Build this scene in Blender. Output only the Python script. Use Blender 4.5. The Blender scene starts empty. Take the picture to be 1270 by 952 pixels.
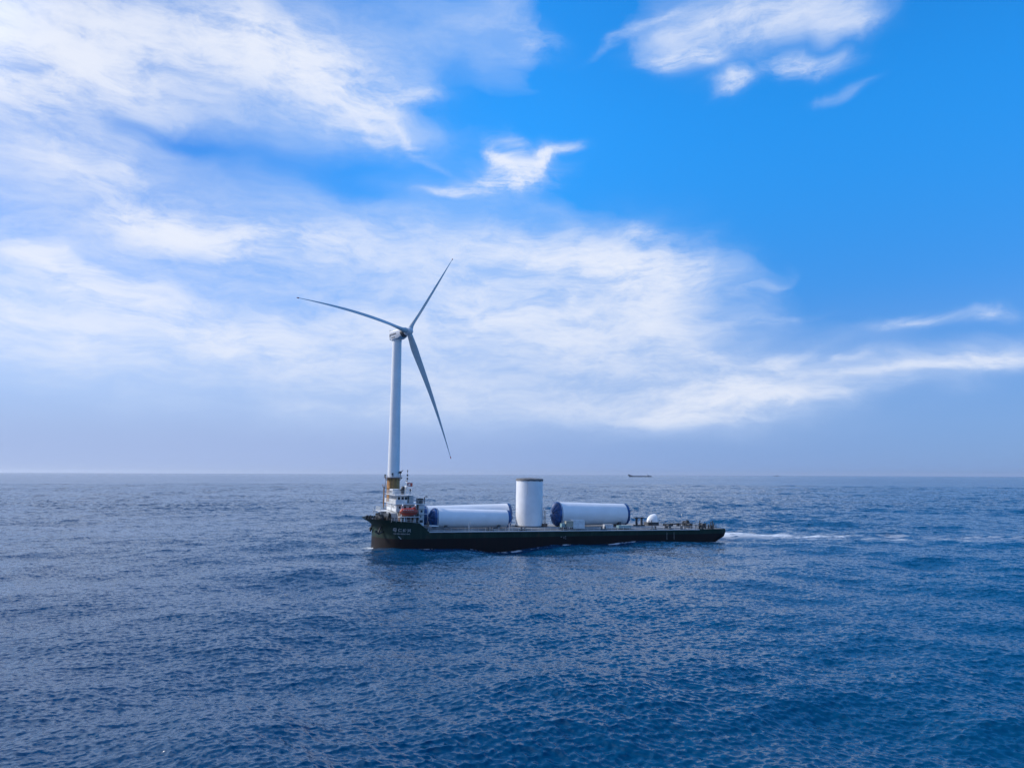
import bpy, bmesh, math, random
import numpy as np
from mathutils import Vector, Matrix

R = math.radians
scene = bpy.context.scene
COL = scene.collection

# ------------------------------------------------------------------ camera
PITCH, ROLL, CAMH = 7.53, -0.22, 20.0
cam_data = bpy.data.cameras.new('camera')
cam_data.sensor_width = 36.0
cam_data.lens = 36.0 * 847.0 / 1270.0
cam_data.clip_start = 0.5
cam_data.clip_end = 200000.0
cam = bpy.data.objects.new('camera', cam_data)
COL.objects.link(cam)
_fw = Vector((0, math.cos(R(PITCH)), math.sin(R(PITCH))))
_rt = Vector((1, 0, 0)); _up = _rt.cross(_fw)
_c, _s = math.cos(R(ROLL)), math.sin(R(ROLL))
_r2 = _c * _rt - _s * _up; _u2 = _s * _rt + _c * _up
M = Matrix((_r2, _u2, -_fw)).transposed().to_4x4()
M.translation = Vector((0, 0, CAMH))
cam.matrix_world = M
scene.camera = cam
scene.render.resolution_x, scene.render.resolution_y = 1024, 767

# ------------------------------------------------------------------ light and sky
HAZE = 2.0e-5
SUN_AZ, SUN_EL = -76.0, 35.0          # veiled by thin cloud, so a little soft; degrees clockwise from +Y, and above the horizon
scene.view_settings.view_transform = 'Standard'
scene.view_settings.look = 'None'
scene.view_settings.gamma = 1.0
scene.view_settings.exposure = 0.0
sd = bpy.data.lights.new('sun', 'SUN')
sd.energy = 3.3; sd.angle = R(2.5); sd.color = (1.0, 0.93, 0.86)
sun = bpy.data.objects.new('sun', sd); COL.objects.link(sun)
_sv = Vector((math.sin(R(SUN_AZ)) * math.cos(R(SUN_EL)), math.cos(R(SUN_AZ)) * math.cos(R(SUN_EL)), math.sin(R(SUN_EL))))
sun.rotation_euler = _sv.to_track_quat('Z', 'Y').to_euler()


class NT:
    """small helper around a node tree"""
    def __init__(self, tree):
        self.t = tree; self.L = tree.links

    def put(self, sock, v):
        if isinstance(v, bpy.types.NodeSocket): self.L.new(v, sock)
        elif v is not None:
            try: sock.default_value = v
            except Exception:
                sock.default_value = (v, v, v, 1.0) if len(sock.default_value) == 4 else (v, v, v)

    def n(self, typ, **kw):
        nd = self.t.nodes.new(typ)
        for k, v in kw.items(): setattr(nd, k, v)
        return nd

    def m(self, op, a, b=None, c=None, clamp=False):
        nd = self.n('ShaderNodeMath', operation=op, use_clamp=clamp)
        self.put(nd.inputs[0], a); self.put(nd.inputs[1], b); self.put(nd.inputs[2], c)
        return nd.outputs[0]

    def v(self, op, a, b=None, c=None):
        nd = self.n('ShaderNodeVectorMath', operation=op)
        self.put(nd.inputs[0], a); self.put(nd.inputs[1], b)
        if c is not None: self.put(nd.inputs[2], c)
        return nd.outputs['Value'] if op in ('DOT_PRODUCT', 'LENGTH') else nd.outputs[0]

    def noise(self, vec, scale, detail=4, rough=0.55, distort=0.0, color=False, typ='FBM', dim='3D'):
        nd = self.n('ShaderNodeTexNoise', noise_dimensions=dim)
        nd.noise_type = typ
        self.put(nd.inputs['Vector'], vec)
        nd.inputs['Scale'].default_value = scale; nd.inputs['Detail'].default_value = detail
        nd.inputs['Roughness'].default_value = rough; nd.inputs['Distortion'].default_value = distort
        return nd.outputs['Color'] if color else nd.outputs[0]

    def mix(self, f, a, b, clamp=True):
        nd = self.n('ShaderNodeMix', data_type='RGBA'); nd.clamp_factor = clamp
        self.put(nd.inputs[0], f); self.put(nd.inputs[6], a); self.put(nd.inputs[7], b)
        return nd.outputs[2]

    def smooth(self, x, lo, hi, a=0.0, b=1.0):
        nd = self.n('ShaderNodeMapRange', interpolation_type='SMOOTHSTEP')
        self.put(nd.inputs['Value'], x)
        for k, q in (('From Min', lo), ('From Max', hi), ('To Min', a), ('To Max', b)): self.put(nd.inputs[k], q)
        return nd.outputs[0]

    def mapping(self, vec, loc=(0, 0, 0), rot=(0, 0, 0), sc=(1, 1, 1), typ='POINT'):
        nd = self.n('ShaderNodeMapping', vector_type=typ)
        self.put(nd.inputs[0], vec)
        nd.inputs[1].default_value = loc; nd.inputs[2].default_value = rot; nd.inputs[3].default_value = sc
        return nd.outputs[0]


world = bpy.data.worlds.new('World')
scene.world = world
world.use_nodes = True
wt = world.node_tree; wt.nodes.clear()
W = NT(wt)
wout = W.n('ShaderNodeOutputWorld'); wbg = W.n('ShaderNodeBackground')
SKY = 0.1
wbg.inputs[1].default_value = SKY
W.L.new(wbg.outputs[0], wout.inputs[0])
sky = W.n('ShaderNodeTexSky', sky_type='NISHITA')
sky.sun_disc = False
sky.sun_elevation = R(SUN_EL); sky.sun_rotation = R(SUN_AZ)
sky.altitude = 20; sky.air_density = 1.0; sky.dust_density = 0.6; sky.ozone_density = 3.0
d = W.n('ShaderNodeTexCoord').outputs['Generated']
d = W.v('NORMALIZE', d)
sep = W.n('ShaderNodeSeparateXYZ'); W.L.new(d, sep.inputs[0])
AZ = W.m('MULTIPLY', W.m('ARCTAN2', sep.outputs[0], sep.outputs[1]), 180 / math.pi)
EL = W.m('MULTIPLY', W.m('ARCSINE', sep.outputs[2]), 180 / math.pi)
cmb = W.n('ShaderNodeCombineXYZ'); W.L.new(AZ, cmb.inputs[0]); W.L.new(EL, cmb.inputs[1])
P0 = cmb.outputs[0]                                             # azimuth and elevation in degrees


def bent(p, scale, amp, detail=5, rough=0.6):
    c = W.noise(p, scale, detail, rough, color=True, dim='2D')
    c = W.v('SUBTRACT', c, (0.5, 0.5, 0.5))
    return W.v('MULTIPLY_ADD', c, amp, p)


# wisps are drawn out sideways, so the coordinates are bent more sideways than upwards
P1 = bent(W.mapping(P0, sc=(1, 1.6, 1)), 0.10, (9.0, 5.0, 0), 2)
P1 = bent(P1, 0.45, (2.0, 1.1, 0), 4, 0.62)
P1 = W.mapping(P1, sc=(1, 0.625, 1))


def blobs(lst, p):
    acc = None
    for i, (a, e, ra, re, rot, w) in enumerate(lst):
        if i and i % 4 == 0:                                     # evaluate in small batches: the shader stack is short
            p = W.v('MULTIPLY_ADD', acc, (1e-9, 1e-9, 0), p)
        q = W.mapping(p, (a, e, 0), (0, 0, R(rot)), (ra, re, 1), 'TEXTURE')
        g = W.m('POWER', 0.36788, W.v('DOT_PRODUCT', q, q))
        acc = W.m('MULTIPLY', g, w) if acc is None else W.m('MULTIPLY_ADD', g, w, acc)
    return acc, W.v('MULTIPLY_ADD', acc, (1e-9, 1e-9, 0), p)
# veil, bright cores and blue gaps of the cirrus over this coast: (azimuth, elevation, half width, half height, slant, weight)
SOFT = [(-36.33, 28.62, 12.97, 5.21, 0, 1.0), (-35.63, 21.14, 6.33, 3.63, 0, 0.75), (-23.2, 31.43, 10.08, 4.14, 0, 0.55), (-16.67, 30.61, 10.1, 3.28, -8, 0.65), (-9.91, 34.34, 9.28, 3.17, 0, 0.25), (-0.49, 34.77, 5.86, 3.2, 10, 0.55), (-35.04, 14.19, 10.49, 4.37, 0, 0.6), (-25.88, 17.96, 9.8, 2.64, 0, 0.55), (-14.11, 18.04, 9.93, 2.53, -5, 0.6), (-35.58, 9.39, 11.98, 3.41, 0, 0.75), (-21.93, 10.43, 15.49, 4.13, 0, 0.75), (-5.16, 11.25, 15.04, 7.37, 0, 0.7), (7.23, 15.24, 10.25, 4.94, -10, 0.75), (0.31, 18.62, 9.81, 2.28, -8, 0.45), (14.45, 10.36, 7.72, 5.23, -30, 0.6), (21.15, 6.85, 7.7, 2.21, 12, 0.6), (29.02, 7.35, 6.79, 1.3, 10, 0.55), (35.48, 8.27, 4.1, 0.77, 6, 0.6), (0.35, 5.91, 15.63, 3.04, 0, 0.45), (12.37, 5.16, 7.76, 1.65, 0, 0.35), (-5.26, 17.22, 6.24, 2.61, 0, 0.25), (-14.34, 23.93, 13.44, 3.61, 0, 0.5), (-5.44, 27.27, 6.4, 4.16, 0, 0.3), (-1.19, 30.89, 4.34, 4.54, 0, 0.15), (13.01, 4.82, 7.07, 1.45, -5, 0.4), (-10.39, 4.77, 13.14, 1.2, 0, 0.25), (31.31, 10.86, 3.03, 0.69, 5, 0.25), (21.25, 33.99, 7.11, 2.52, 5, 0.9), (14.57, 33.94, 3.45, 2.09, 0, 0.4), (27.38, 33.24, 2.97, 1.7, 0, 0.5)]
CORE = [(-34.83, 28.58, 8.75, 3.38, 10, 0.85), (-37.53, 26.27, 3.84, 2.4, 0, 0.4), (-17.33, 30.52, 7.36, 2.18, -15, 1.0), (-23.2, 31.43, 4.41, 2.07, 0, 0.3), (-9.05, 29.99, 3.18, 0.57, 5, 0.6), (-10.37, 27.27, 3.83, 0.41, -28, 0.6), (-13.83, 27.83, 2.73, 0.58, -30, 0.4), (-26.73, 17.84, 5.12, 1.52, -8, 1.0), (-19.9, 18.13, 6.26, 0.98, 2, 0.6), (-30.88, 18.59, 2.12, 0.78, -20, 0.45), (-34.11, 14.63, 2.68, 0.44, -22, 0.9), (-30.54, 14.05, 2.1, 0.46, -15, 0.4), (-35.63, 21.14, 3.41, 1.14, -15, 0.4), (-31.64, 21.52, 2.12, 0.97, -30, 0.4), (-29.88, 12.09, 6.32, 1.05, -22, 0.5), (-21.93, 10.43, 7.74, 1.38, -18, 0.4), (-12.59, 12.32, 5.94, 1.64, 0, 0.3), (-34.73, 10.33, 5.19, 1.22, 0, 0.3), (5.88, 17.9, 6.92, 1.95, -8, 0.65), (11.33, 17.03, 4.7, 2.58, -10, 0.65), (0.32, 13.33, 7.61, 2.27, -10, 0.5), (4.44, 9.95, 7.5, 2.02, -12, 0.3), (13.86, 12.35, 3.9, 1.96, -30, 0.35), (11.06, 19.61, 1.69, 0.51, -20, 0.5), (19.35, 6.93, 3.64, 0.89, 12, 0.5), (23.58, 8.61, 1.95, 0.5, 15, 0.6), (17.6, 9.57, 1.87, 0.64, -10, 0.3), (15.55, 4.45, 5.02, 0.78, 0, 0.45), (8.41, 3.87, 3.97, 0.67, 0, 0.3), (22.85, 5.53, 3.46, 0.5, 4, 0.4), (28.59, 8.87, 1.38, 0.3, 12, 0.5), (30.6, 7.83, 3.55, 0.47, 10, 0.5), (35.93, 8.22, 3.15, 0.55, 6, 0.75), (17.46, 5.7, 5.56, 0.9, 0, 0.4), (26.26, 6.01, 4.37, 0.42, 5, 0.4), (31.07, 11.0, 2.13, 0.4, 4, 0.75), (36.39, 11.36, 1.8, 0.43, 0, 0.85), (21.4, 12.39, 2.4, 0.44, 0, 0.4), (19.66, 14.54, 1.85, 0.38, 30, 0.3), (-3.96, 23.35, 2.54, 0.37, 6, 0.7), (-1.98, 23.83, 2.41, 0.56, 8, 1.2), (0.64, 24.72, 2.56, 1.05, 8, 1.7), (-0.08, 26.07, 0.71, 1.09, 10, 1.5), (2.7, 25.38, 1.0, 0.73, 40, 1.4), (3.85, 26.39, 1.42, 0.36, 15, 1.3), (15.17, 31.94, 2.32, 0.76, -5, 1.0), (18.76, 29.87, 1.64, 0.66, 0, 1.4), (24.78, 30.31, 2.56, 0.63, -5, 1.2), (27.92, 32.51, 2.11, 0.88, 0, 0.5), (22.48, 33.26, 4.45, 1.21, 10, 0.5), (17.65, 34.32, 4.03, 1.02, 10, 0.4), (11.8, 34.49, 3.52, 0.31, 15, 0.5), (28.27, 27.88, 1.37, 0.31, 8, 0.28), (2.07, 33.95, 1.9, 0.86, 10, 0.5), (0.24, 35.3, 2.2, 1.06, 0, 0.2)]
HOLE = [(-3.37, 31.7, 3.62, 2.24, 20, 0.4), (-5.48, 29.33, 6.44, 1.39, 0, 0.45), (-14.37, 24.53, 11.45, 1.91, 0, 0.55), (-28.63, 24.64, 5.1, 1.08, -8, 0.5), (-5.43, 26.67, 7.1, 2.4, 0, 0.4), (-32.98, 19.02, 3.06, 0.65, 0, 0.2), (-11.58, 22.33, 7.51, 1.11, -5, 0.35), (6.03, 31.34, 4.3, 6.73, 0, 0.8), (34.1, 21.73, 9.99, 6.85, 0, 0.9), (-3.17, 16.62, 4.87, 0.92, -20, 0.2), (21.34, 24.1, 11.22, 6.36, 0, 0.7)]

veil, P1 = blobs(SOFT, P1)
gap, P1 = blobs(HOLE, P1)
veil = W.m('SUBTRACT', veil, gap)
core, P1 = blobs(CORE, P1)
# streaky detail
Q = W.v('MULTIPLY_ADD', W.v('SUBTRACT', P1, P0), (0.6, 0.6, 0), P0)
fib = W.noise(W.mapping(Q, rot=(0, 0, R(9)), sc=(0.28, 1.15, 1)), 0.40, 6, 0.68, dim='2D')
fib2 = W.noise(W.mapping(Q, rot=(0, 0, R(-14)), sc=(0.5, 1.2, 1)), 0.34, 7, 0.70, dim='2D')
det = W.m('ADD', W.m('MULTIPLY', fib, 0.55), W.m('MULTIPLY', fib2, 0.45))
# everywhere outside the picture: broken cloud of the same kind
outside = W.m('MULTIPLY', W.smooth(W.noise(W.mapping(P0, sc=(0.5, 1, 1)), 0.06, 3, 0.6, dim='2D'), 0.42, 0.66), 0.8)
inpic = W.m('MULTIPLY', W.m('MULTIPLY', W.smooth(AZ, -60, -42), W.smooth(AZ, 60, 42)), W.smooth(EL, 46, 34))
outside = W.m('MULTIPLY', outside, W.m('SUBTRACT', 1.0, inpic))
outside = W.m('MULTIPLY', outside, W.m('MAXIMUM', W.smooth(AZ, 12, -28), W.smooth(AZ, 80, 115)))
leftside = W.m('MULTIPLY', W.m('MULTIPLY', W.smooth(AZ, -35, -50), W.smooth(AZ, -150, -110)), 0.85)
amount = W.m('ADD', veil, W.m('ADD', outside, leftside))
amount = W.m('MINIMUM', W.m('MAXIMUM', amount, 0.0), 1.15)
base_a = W.m('MULTIPLY', amount, W.smooth(det, 0.28, 0.70, 0.45, 1.0))
ca = W.m('MULTIPLY', core, W.smooth(det, 0.32, 0.62, 0.1, 1.45))
alpha = W.m('ADD', W.m('MULTIPLY', base_a, 0.85), W.m('MULTIPLY', ca, 0.55))
alpha = W.m('MULTIPLY', alpha, W.smooth(EL, 1.2, 5.5))
alpha = W.m('SUBTRACT', 1.0, W.m('POWER', 0.36788, W.m('MULTIPLY', W.m('MAXIMUM', alpha, 0.0), 1.7)))
# clear sky, saturated the way the camera recorded it
hs = W.n('ShaderNodeHueSaturation'); hs.inputs['Saturation'].default_value = 1.3
W.L.new(sky.outputs[0], hs.inputs['Color'])
clear = W.v('MULTIPLY', hs.outputs[0], W.mix(W.smooth(EL, 6, 30), (0.75, 1.05, 1.55, 1), W.mix(W.smooth(AZ, 5, -38), (0.58, 2.3, 2.8, 1), (0.60, 1.02, 1.45, 1))))
CS = 1.0 / SKY
cloudcol = W.mix(W.smooth(alpha, 0.35, 1.0), (0.55 * CS, 0.69 * CS, 0.96 * CS, 1), (0.86 * CS, 0.90 * CS, 1.0 * CS, 1))
# cloud near the sun glows brighter
glow = W.n('ShaderNodeVectorMath', operation='SCALE'); W.L.new(cloudcol, glow.inputs[0])
W.L.new(W.smooth(W.v('DOT_PRODUCT', d, tuple(_sv)), 0.82, 0.985, 1.0, 2.4), glow.inputs['Scale'])
cloudcol = glow.outputs[0]
# low band of distant grey blue haze cloud
band = W.m('MULTIPLY', W.smooth(EL, 15, 1.5), W.smooth(AZ, 75, -20, 0.75, 1.0))
bandcol = W.mix(W.smooth(AZ, 40, -30), (0.19 * CS, 0.345 * CS, 0.72 * CS, 1), (0.36 * CS, 0.475 * CS, 0.79 * CS, 1))
skycol = W.mix(W.m('MULTIPLY', band, 0.95), clear, bandcol)
skycol = W.mix(alpha, skycol, cloudcol)
W.L.new(skycol, wbg.inputs[0])
world.cycles.sampling_method = 'MANUAL'
world.cycles.sample_map_resolution = 512


# ------------------------------------------------------------------ materials
def material(name, color=(0.5, 0.5, 0.5), rough=0.5, metal=0.0, var=0.0, vscale=1.0, bump=0.0, bscale=4.0, spec=0.5):
    m = bpy.data.materials.new(name); m.use_nodes = True
    t = m.node_tree; bs = t.nodes['Principled BSDF']; N = NT(t)
    bs.inputs['Roughness'].default_value = rough; bs.inputs['Metallic'].default_value = metal
    bs.inputs['Specular IOR Level'].default_value = spec
    co = N.n('ShaderNodeTexCoord').outputs['Object']
    if var > 0:
        f = N.noise(co, vscale, 5, 0.65)
        dark = tuple(c * (1 - var) for c in color) + (1,)
        N.L.new(N.mix(N.smooth(f, 0.35, 0.68), dark, tuple(min(1, c * (1 + var * 0.4)) for c in color) + (1,)), bs.inputs['Base Color'])
    else:
        bs.inputs['Base Color'].default_value = tuple(color) + (1,)
    if bump > 0:
        b = N.n('ShaderNodeBump'); b.inputs['Strength'].default_value = bump; b.inputs['Distance'].default_value = 0.1
        N.L.new(N.noise(co, bscale, 4), b.inputs['Height']); N.L.new(b.outputs[0], bs.inputs['Normal'])
    return m


# ------------------------------------------------------------------ sea: one sheet round the camera's foot, waves summed from a wind spectrum
def build_sea():
    rng = np.random.default_rng(11)
    rr = [30.0]
    while rr[-1] < 70000:
        r = rr[-1]
        f = 0.0019 if r < 550 else (0.004 if r < 1500 else 0.012)
        rr.append(r * (1 + f))
    rr = np.array([0.01, 6, 14, 22] + rr)
    dense = np.arange(-43, 43.001, 0.095)
    rest = np.arange(43 + 4, 317 - 3.9, 4.0)
    th = np.radians(np.concatenate([dense, rest]))
    nr, nt = len(rr), len(th)
    X = (rr[:, None] * np.sin(th)[None, :]).astype(np.float32)
    Y = (rr[:, None] * np.cos(th)[None, :]).astype(np.float32)
    Z = np.zeros_like(X); DX = np.zeros_like(X); DY = np.zeros_like(X)
    dr = np.gradient(rr)
    spacing = np.maximum(dr, rr * np.radians(0.095))
    nd = len(dense)
    per = 26
    bands = [(48, 90, .014), (24, 48, .058), (12, 24, .050), (6, 12, .042), (3, 6, .046), (1.6, 3, .062), (0.9, 1.6, .105), (0.5, 0.9, .13)]
    g = np.float32
    for (l0, l1, slope) in bands:
        for k in range(per):
            lam = math.exp(rng.uniform(math.log(l0), math.log(l1)))
            spread = 0.45 if l0 > 12 else 0.5
            ang = R(248) + rng.normal() * spread if rng.random() < 0.62 else R(298) + rng.normal() * 0.4
            kk = 2 * math.pi / lam
            amp = slope / kk * math.sqrt(2.0 / per) * rng.uniform(0.6, 1.4)
            wgt = np.clip((lam / spacing - 2.0) / 1.6, 0, 1)
            rows = np.nonzero(wgt > 0)[0]
            if len(rows) == 0: continue
            hi = rows[-1] + 1
            cols = slice(0, nd) if l0 < 12 else slice(0, nt)
            kx, ky = g(kk * math.cos(ang)), g(kk * math.sin(ang))
            ph = kx * X[:hi, cols] + ky * Y[:hi, cols] + g(rng.uniform(0, 6.283))
            aw = (amp * wgt[:hi, None]).astype(g)
            sn = np.sin(ph); cs = np.cos(ph)
            Z[:hi, cols] += aw * cs
            DX[:hi, cols] -= aw * g(0.95 * math.cos(ang)) * sn
            DY[:hi, cols] -= aw * g(0.95 * math.sin(ang)) * sn
    # groups: waves come in patches of rougher and calmer water
    grp = 1.0 + 0.40 * np.sin(X / 37 + 1.3 * np.sin(Y / 61)) * np.sin(Y / 53 + 1.1 * np.sin(X / 83) + 1)
    Z *= grp; DX *= grp; DY *= grp
    co = np.stack([X + DX, Y + DY, Z], axis=-1).reshape(-1, 3).astype(np.float32)
    i = np.arange(nr - 1)[:, None] * nt; j = np.arange(nt)[None, :]; j2 = (j + 1) % nt
    quads = np.stack([i + j, i + j2, i + nt + j2, i + nt + j], axis=-1).reshape(-1, 4)
    quads = quads[:, ::-1]
    me = bpy.data.meshes.new('sea')
    me.vertices.add(len(co)); me.vertices.foreach_set('co', co.ravel())
    me.loops.add(quads.size); me.loops.foreach_set('vertex_index', quads.ravel().astype(np.int32))
    me.polygons.add(len(quads)); me.polygons.foreach_set('loop_start', np.arange(0, quads.size, 4, dtype=np.int32))
    me.polygons.foreach_set('use_smooth', np.ones(len(quads), dtype=bool))
    me.update(calc_edges=True)
    o = bpy.data.objects.new('sea', me); COL.objects.link(o)
    o['kind'] = 'structure'; o['label'] = 'choppy open blue sea reaching the horizon'
    print('sea verts', len(co))
    return o


FARSLOPE = 2.4
sea = build_sea()
sm = bpy.data.materials.new('sea water'); sm.use_nodes = True
S = NT(sm.node_tree); sb = sm.node_tree.nodes['Principled BSDF']
sb.inputs['IOR'].default_value = 1.333
pos = S.n('ShaderNodeTexCoord').outputs['Object']
flat = S.v('MULTIPLY', pos, (1, 1, 0))
# ripples too small for the mesh: unfiltered slopes added to the wave normal. Beyond a few hundred metres the
# mesh carries only the long waves, so the slopes of the shorter ones are taken over by the second noise there.
rn = S.noise(S.mapping(flat, rot=(0, 0, R(-22)), sc=(0.6, 1, 1)), 2.2, 3, 0.6, 0.3, color=True, dim='2D')
fn = S.noise(S.mapping(flat, rot=(0, 0, R(12)), sc=(0.7, 1, 1)), 0.38, 6, 0.80, 0.0, color=True, dim='2D')
dist = S.v('LENGTH', flat)
kf = S.m('MULTIPLY', S.smooth(dist, 60, 500, 0.2, FARSLOPE), S.smooth(S.noise(S.mapping(flat, rot=(0, 0, R(20)), sc=(0.6, 1, 1)), 0.0045, 6, 0.7, dim='2D'), 0.35, 0.65, 0.65, 1.35))
s1 = S.v('MULTIPLY', S.v('SUBTRACT', rn, (0.5, 0.5, 0.5)), (0.9, 0.9, 0))
fs_ = S.n('ShaderNodeVectorMath', operation='SCALE'); S.L.new(S.v('MULTIPLY', S.v('SUBTRACT', fn, (0.5, 0.5, 0.5)), (1, 1, 0)), fs_.inputs[0]); S.L.new(kf, fs_.inputs['Scale'])
geo = S.n('ShaderNodeNewGeometry').outputs['Normal']
S.L.new(S.v('NORMALIZE', S.v('ADD', S.v('ADD', geo, s1), fs_.outputs[0])), sb.inputs['Normal'])
# wake and foam lines lie on the water behind the stern
sx = S.n('ShaderNodeSeparateXYZ'); S.L.new(pos, sx.inputs[0])
PX, PY = sx.outputs[0], sx.outputs[1]
wob = S.m('MULTIPLY', S.m('SUBTRACT', S.noise(S.v('MULTIPLY', flat, (1, 0, 0)), 0.045, 3, dim='2D'), 0.5), 10.0)
cy = S.m('ADD', S.m('MULTIPLY_ADD', S.m('SUBTRACT', PX, 66), -0.09, 235.5), wob)
dy = S.m('SUBTRACT', PY, cy)
hw = S.smooth(PX, 64, 190, 13.0, 17.0)
band_ = S.smooth(S.m('DIVIDE', S.m('ABSOLUTE', dy), hw), 1.25, 0.1)
streak = S.noise(S.mapping(flat, rot=(0, 0, R(4)), sc=(0.22, 1.0, 1)), 0.45, 6, 0.72, 0.6, dim='2D')
thr = S.smooth(PX, 66, 110, 0.30, 0.49)
foam = S.m('MULTIPLY', S.m('MULTIPLY', band_, S.smooth(S.m('SUBTRACT', streak, thr), 0.0, 0.14)), S.m('MULTIPLY', S.smooth(PX, 60, 66), S.smooth(PX, 215, 95, 0.12, 0.9)))
dy2 = S.m('ABSOLUTE', S.m('SUBTRACT', PY, S.m('ADD', 382.0, wob)))
foam2 = S.m('MULTIPLY', S.m('MULTIPLY', S.smooth(dy2, 5.0, 1.0), S.smooth(streak, 0.52, 0.66)), S.m('MULTIPLY', S.smooth(PX, 110, 160), 0.25))
cap = S.noise(flat, 0.22, 7, 0.75, 1.0, dim='2D')
caps = 0.0
# broken water along the hull and at the stem (ship axis 20 degrees off the x axis)
qx = S.m('SUBTRACT', PX, -38.40); qy = S.m('SUBTRACT', PY, 192.04)
sS = S.m('MULTIPLY_ADD', qx, 0.9397, S.m('MULTIPLY', qy, 0.3420)); sT = S.m('MULTIPLY_ADD', qy, 0.9397, S.m('MULTIPLY', qx, -0.3420))
along = S.m('MULTIPLY', S.smooth(S.m('ABSOLUTE', S.m('ADD', sT, 12.9)), 1.3, 0.3), S.m('MULTIPLY', S.smooth(sS, 8, 12), S.smooth(sS, 110, 104)))
along = S.m('MULTIPLY', along, S.smooth(S.noise(S.v('MULTIPLY', flat, (1, 1, 0)), 0.16, 4, 0.7, dim='2D'), 0.52, 0.64, 0, 0.8))
bq = S.n('ShaderNodeCombineXYZ'); S.L.new(S.m('ADD', sS, 0.8), bq.inputs[0]); S.L.new(S.m('MULTIPLY', S.m('ADD', sT, 1.0), 0.5), bq.inputs[1])
bowf = S.m('MULTIPLY', S.smooth(S.v('LENGTH', bq.outputs[0]), 2.6, 0.4), S.smooth(cap, 0.35, 0.6))
fm = S.m('MINIMUM', S.m('ADD', S.m('ADD', S.m('ADD', foam, foam2), caps), S.m('ADD', along, bowf)), 1.0)
S.L.new(S.mix(fm, (0.0006, 0.047, 0.116, 1), (0.78, 0.82, 0.85, 1)), sb.inputs['Base Color'])
S.L.new(S.smooth(fm, 0, 0.6, 0.09, 0.7), sb.inputs['Roughness'])
sea.data.materials.append(sm)


# ------------------------------------------------------------------ mesh helpers
def tag(o, label=None, cat=None, group=None, kind=None):
    if label: o['label'] = label
    if cat: o['category'] = cat
    if group: o['group'] = group
    if kind: o['kind'] = kind
    return o


def empty(name, mat, label, cat, group=None):
    o = bpy.data.objects.new(name, None); COL.objects.link(o)
    o.empty_display_size = 1.0
    o.matrix_world = mat
    return tag(o, label, cat, group)


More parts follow.
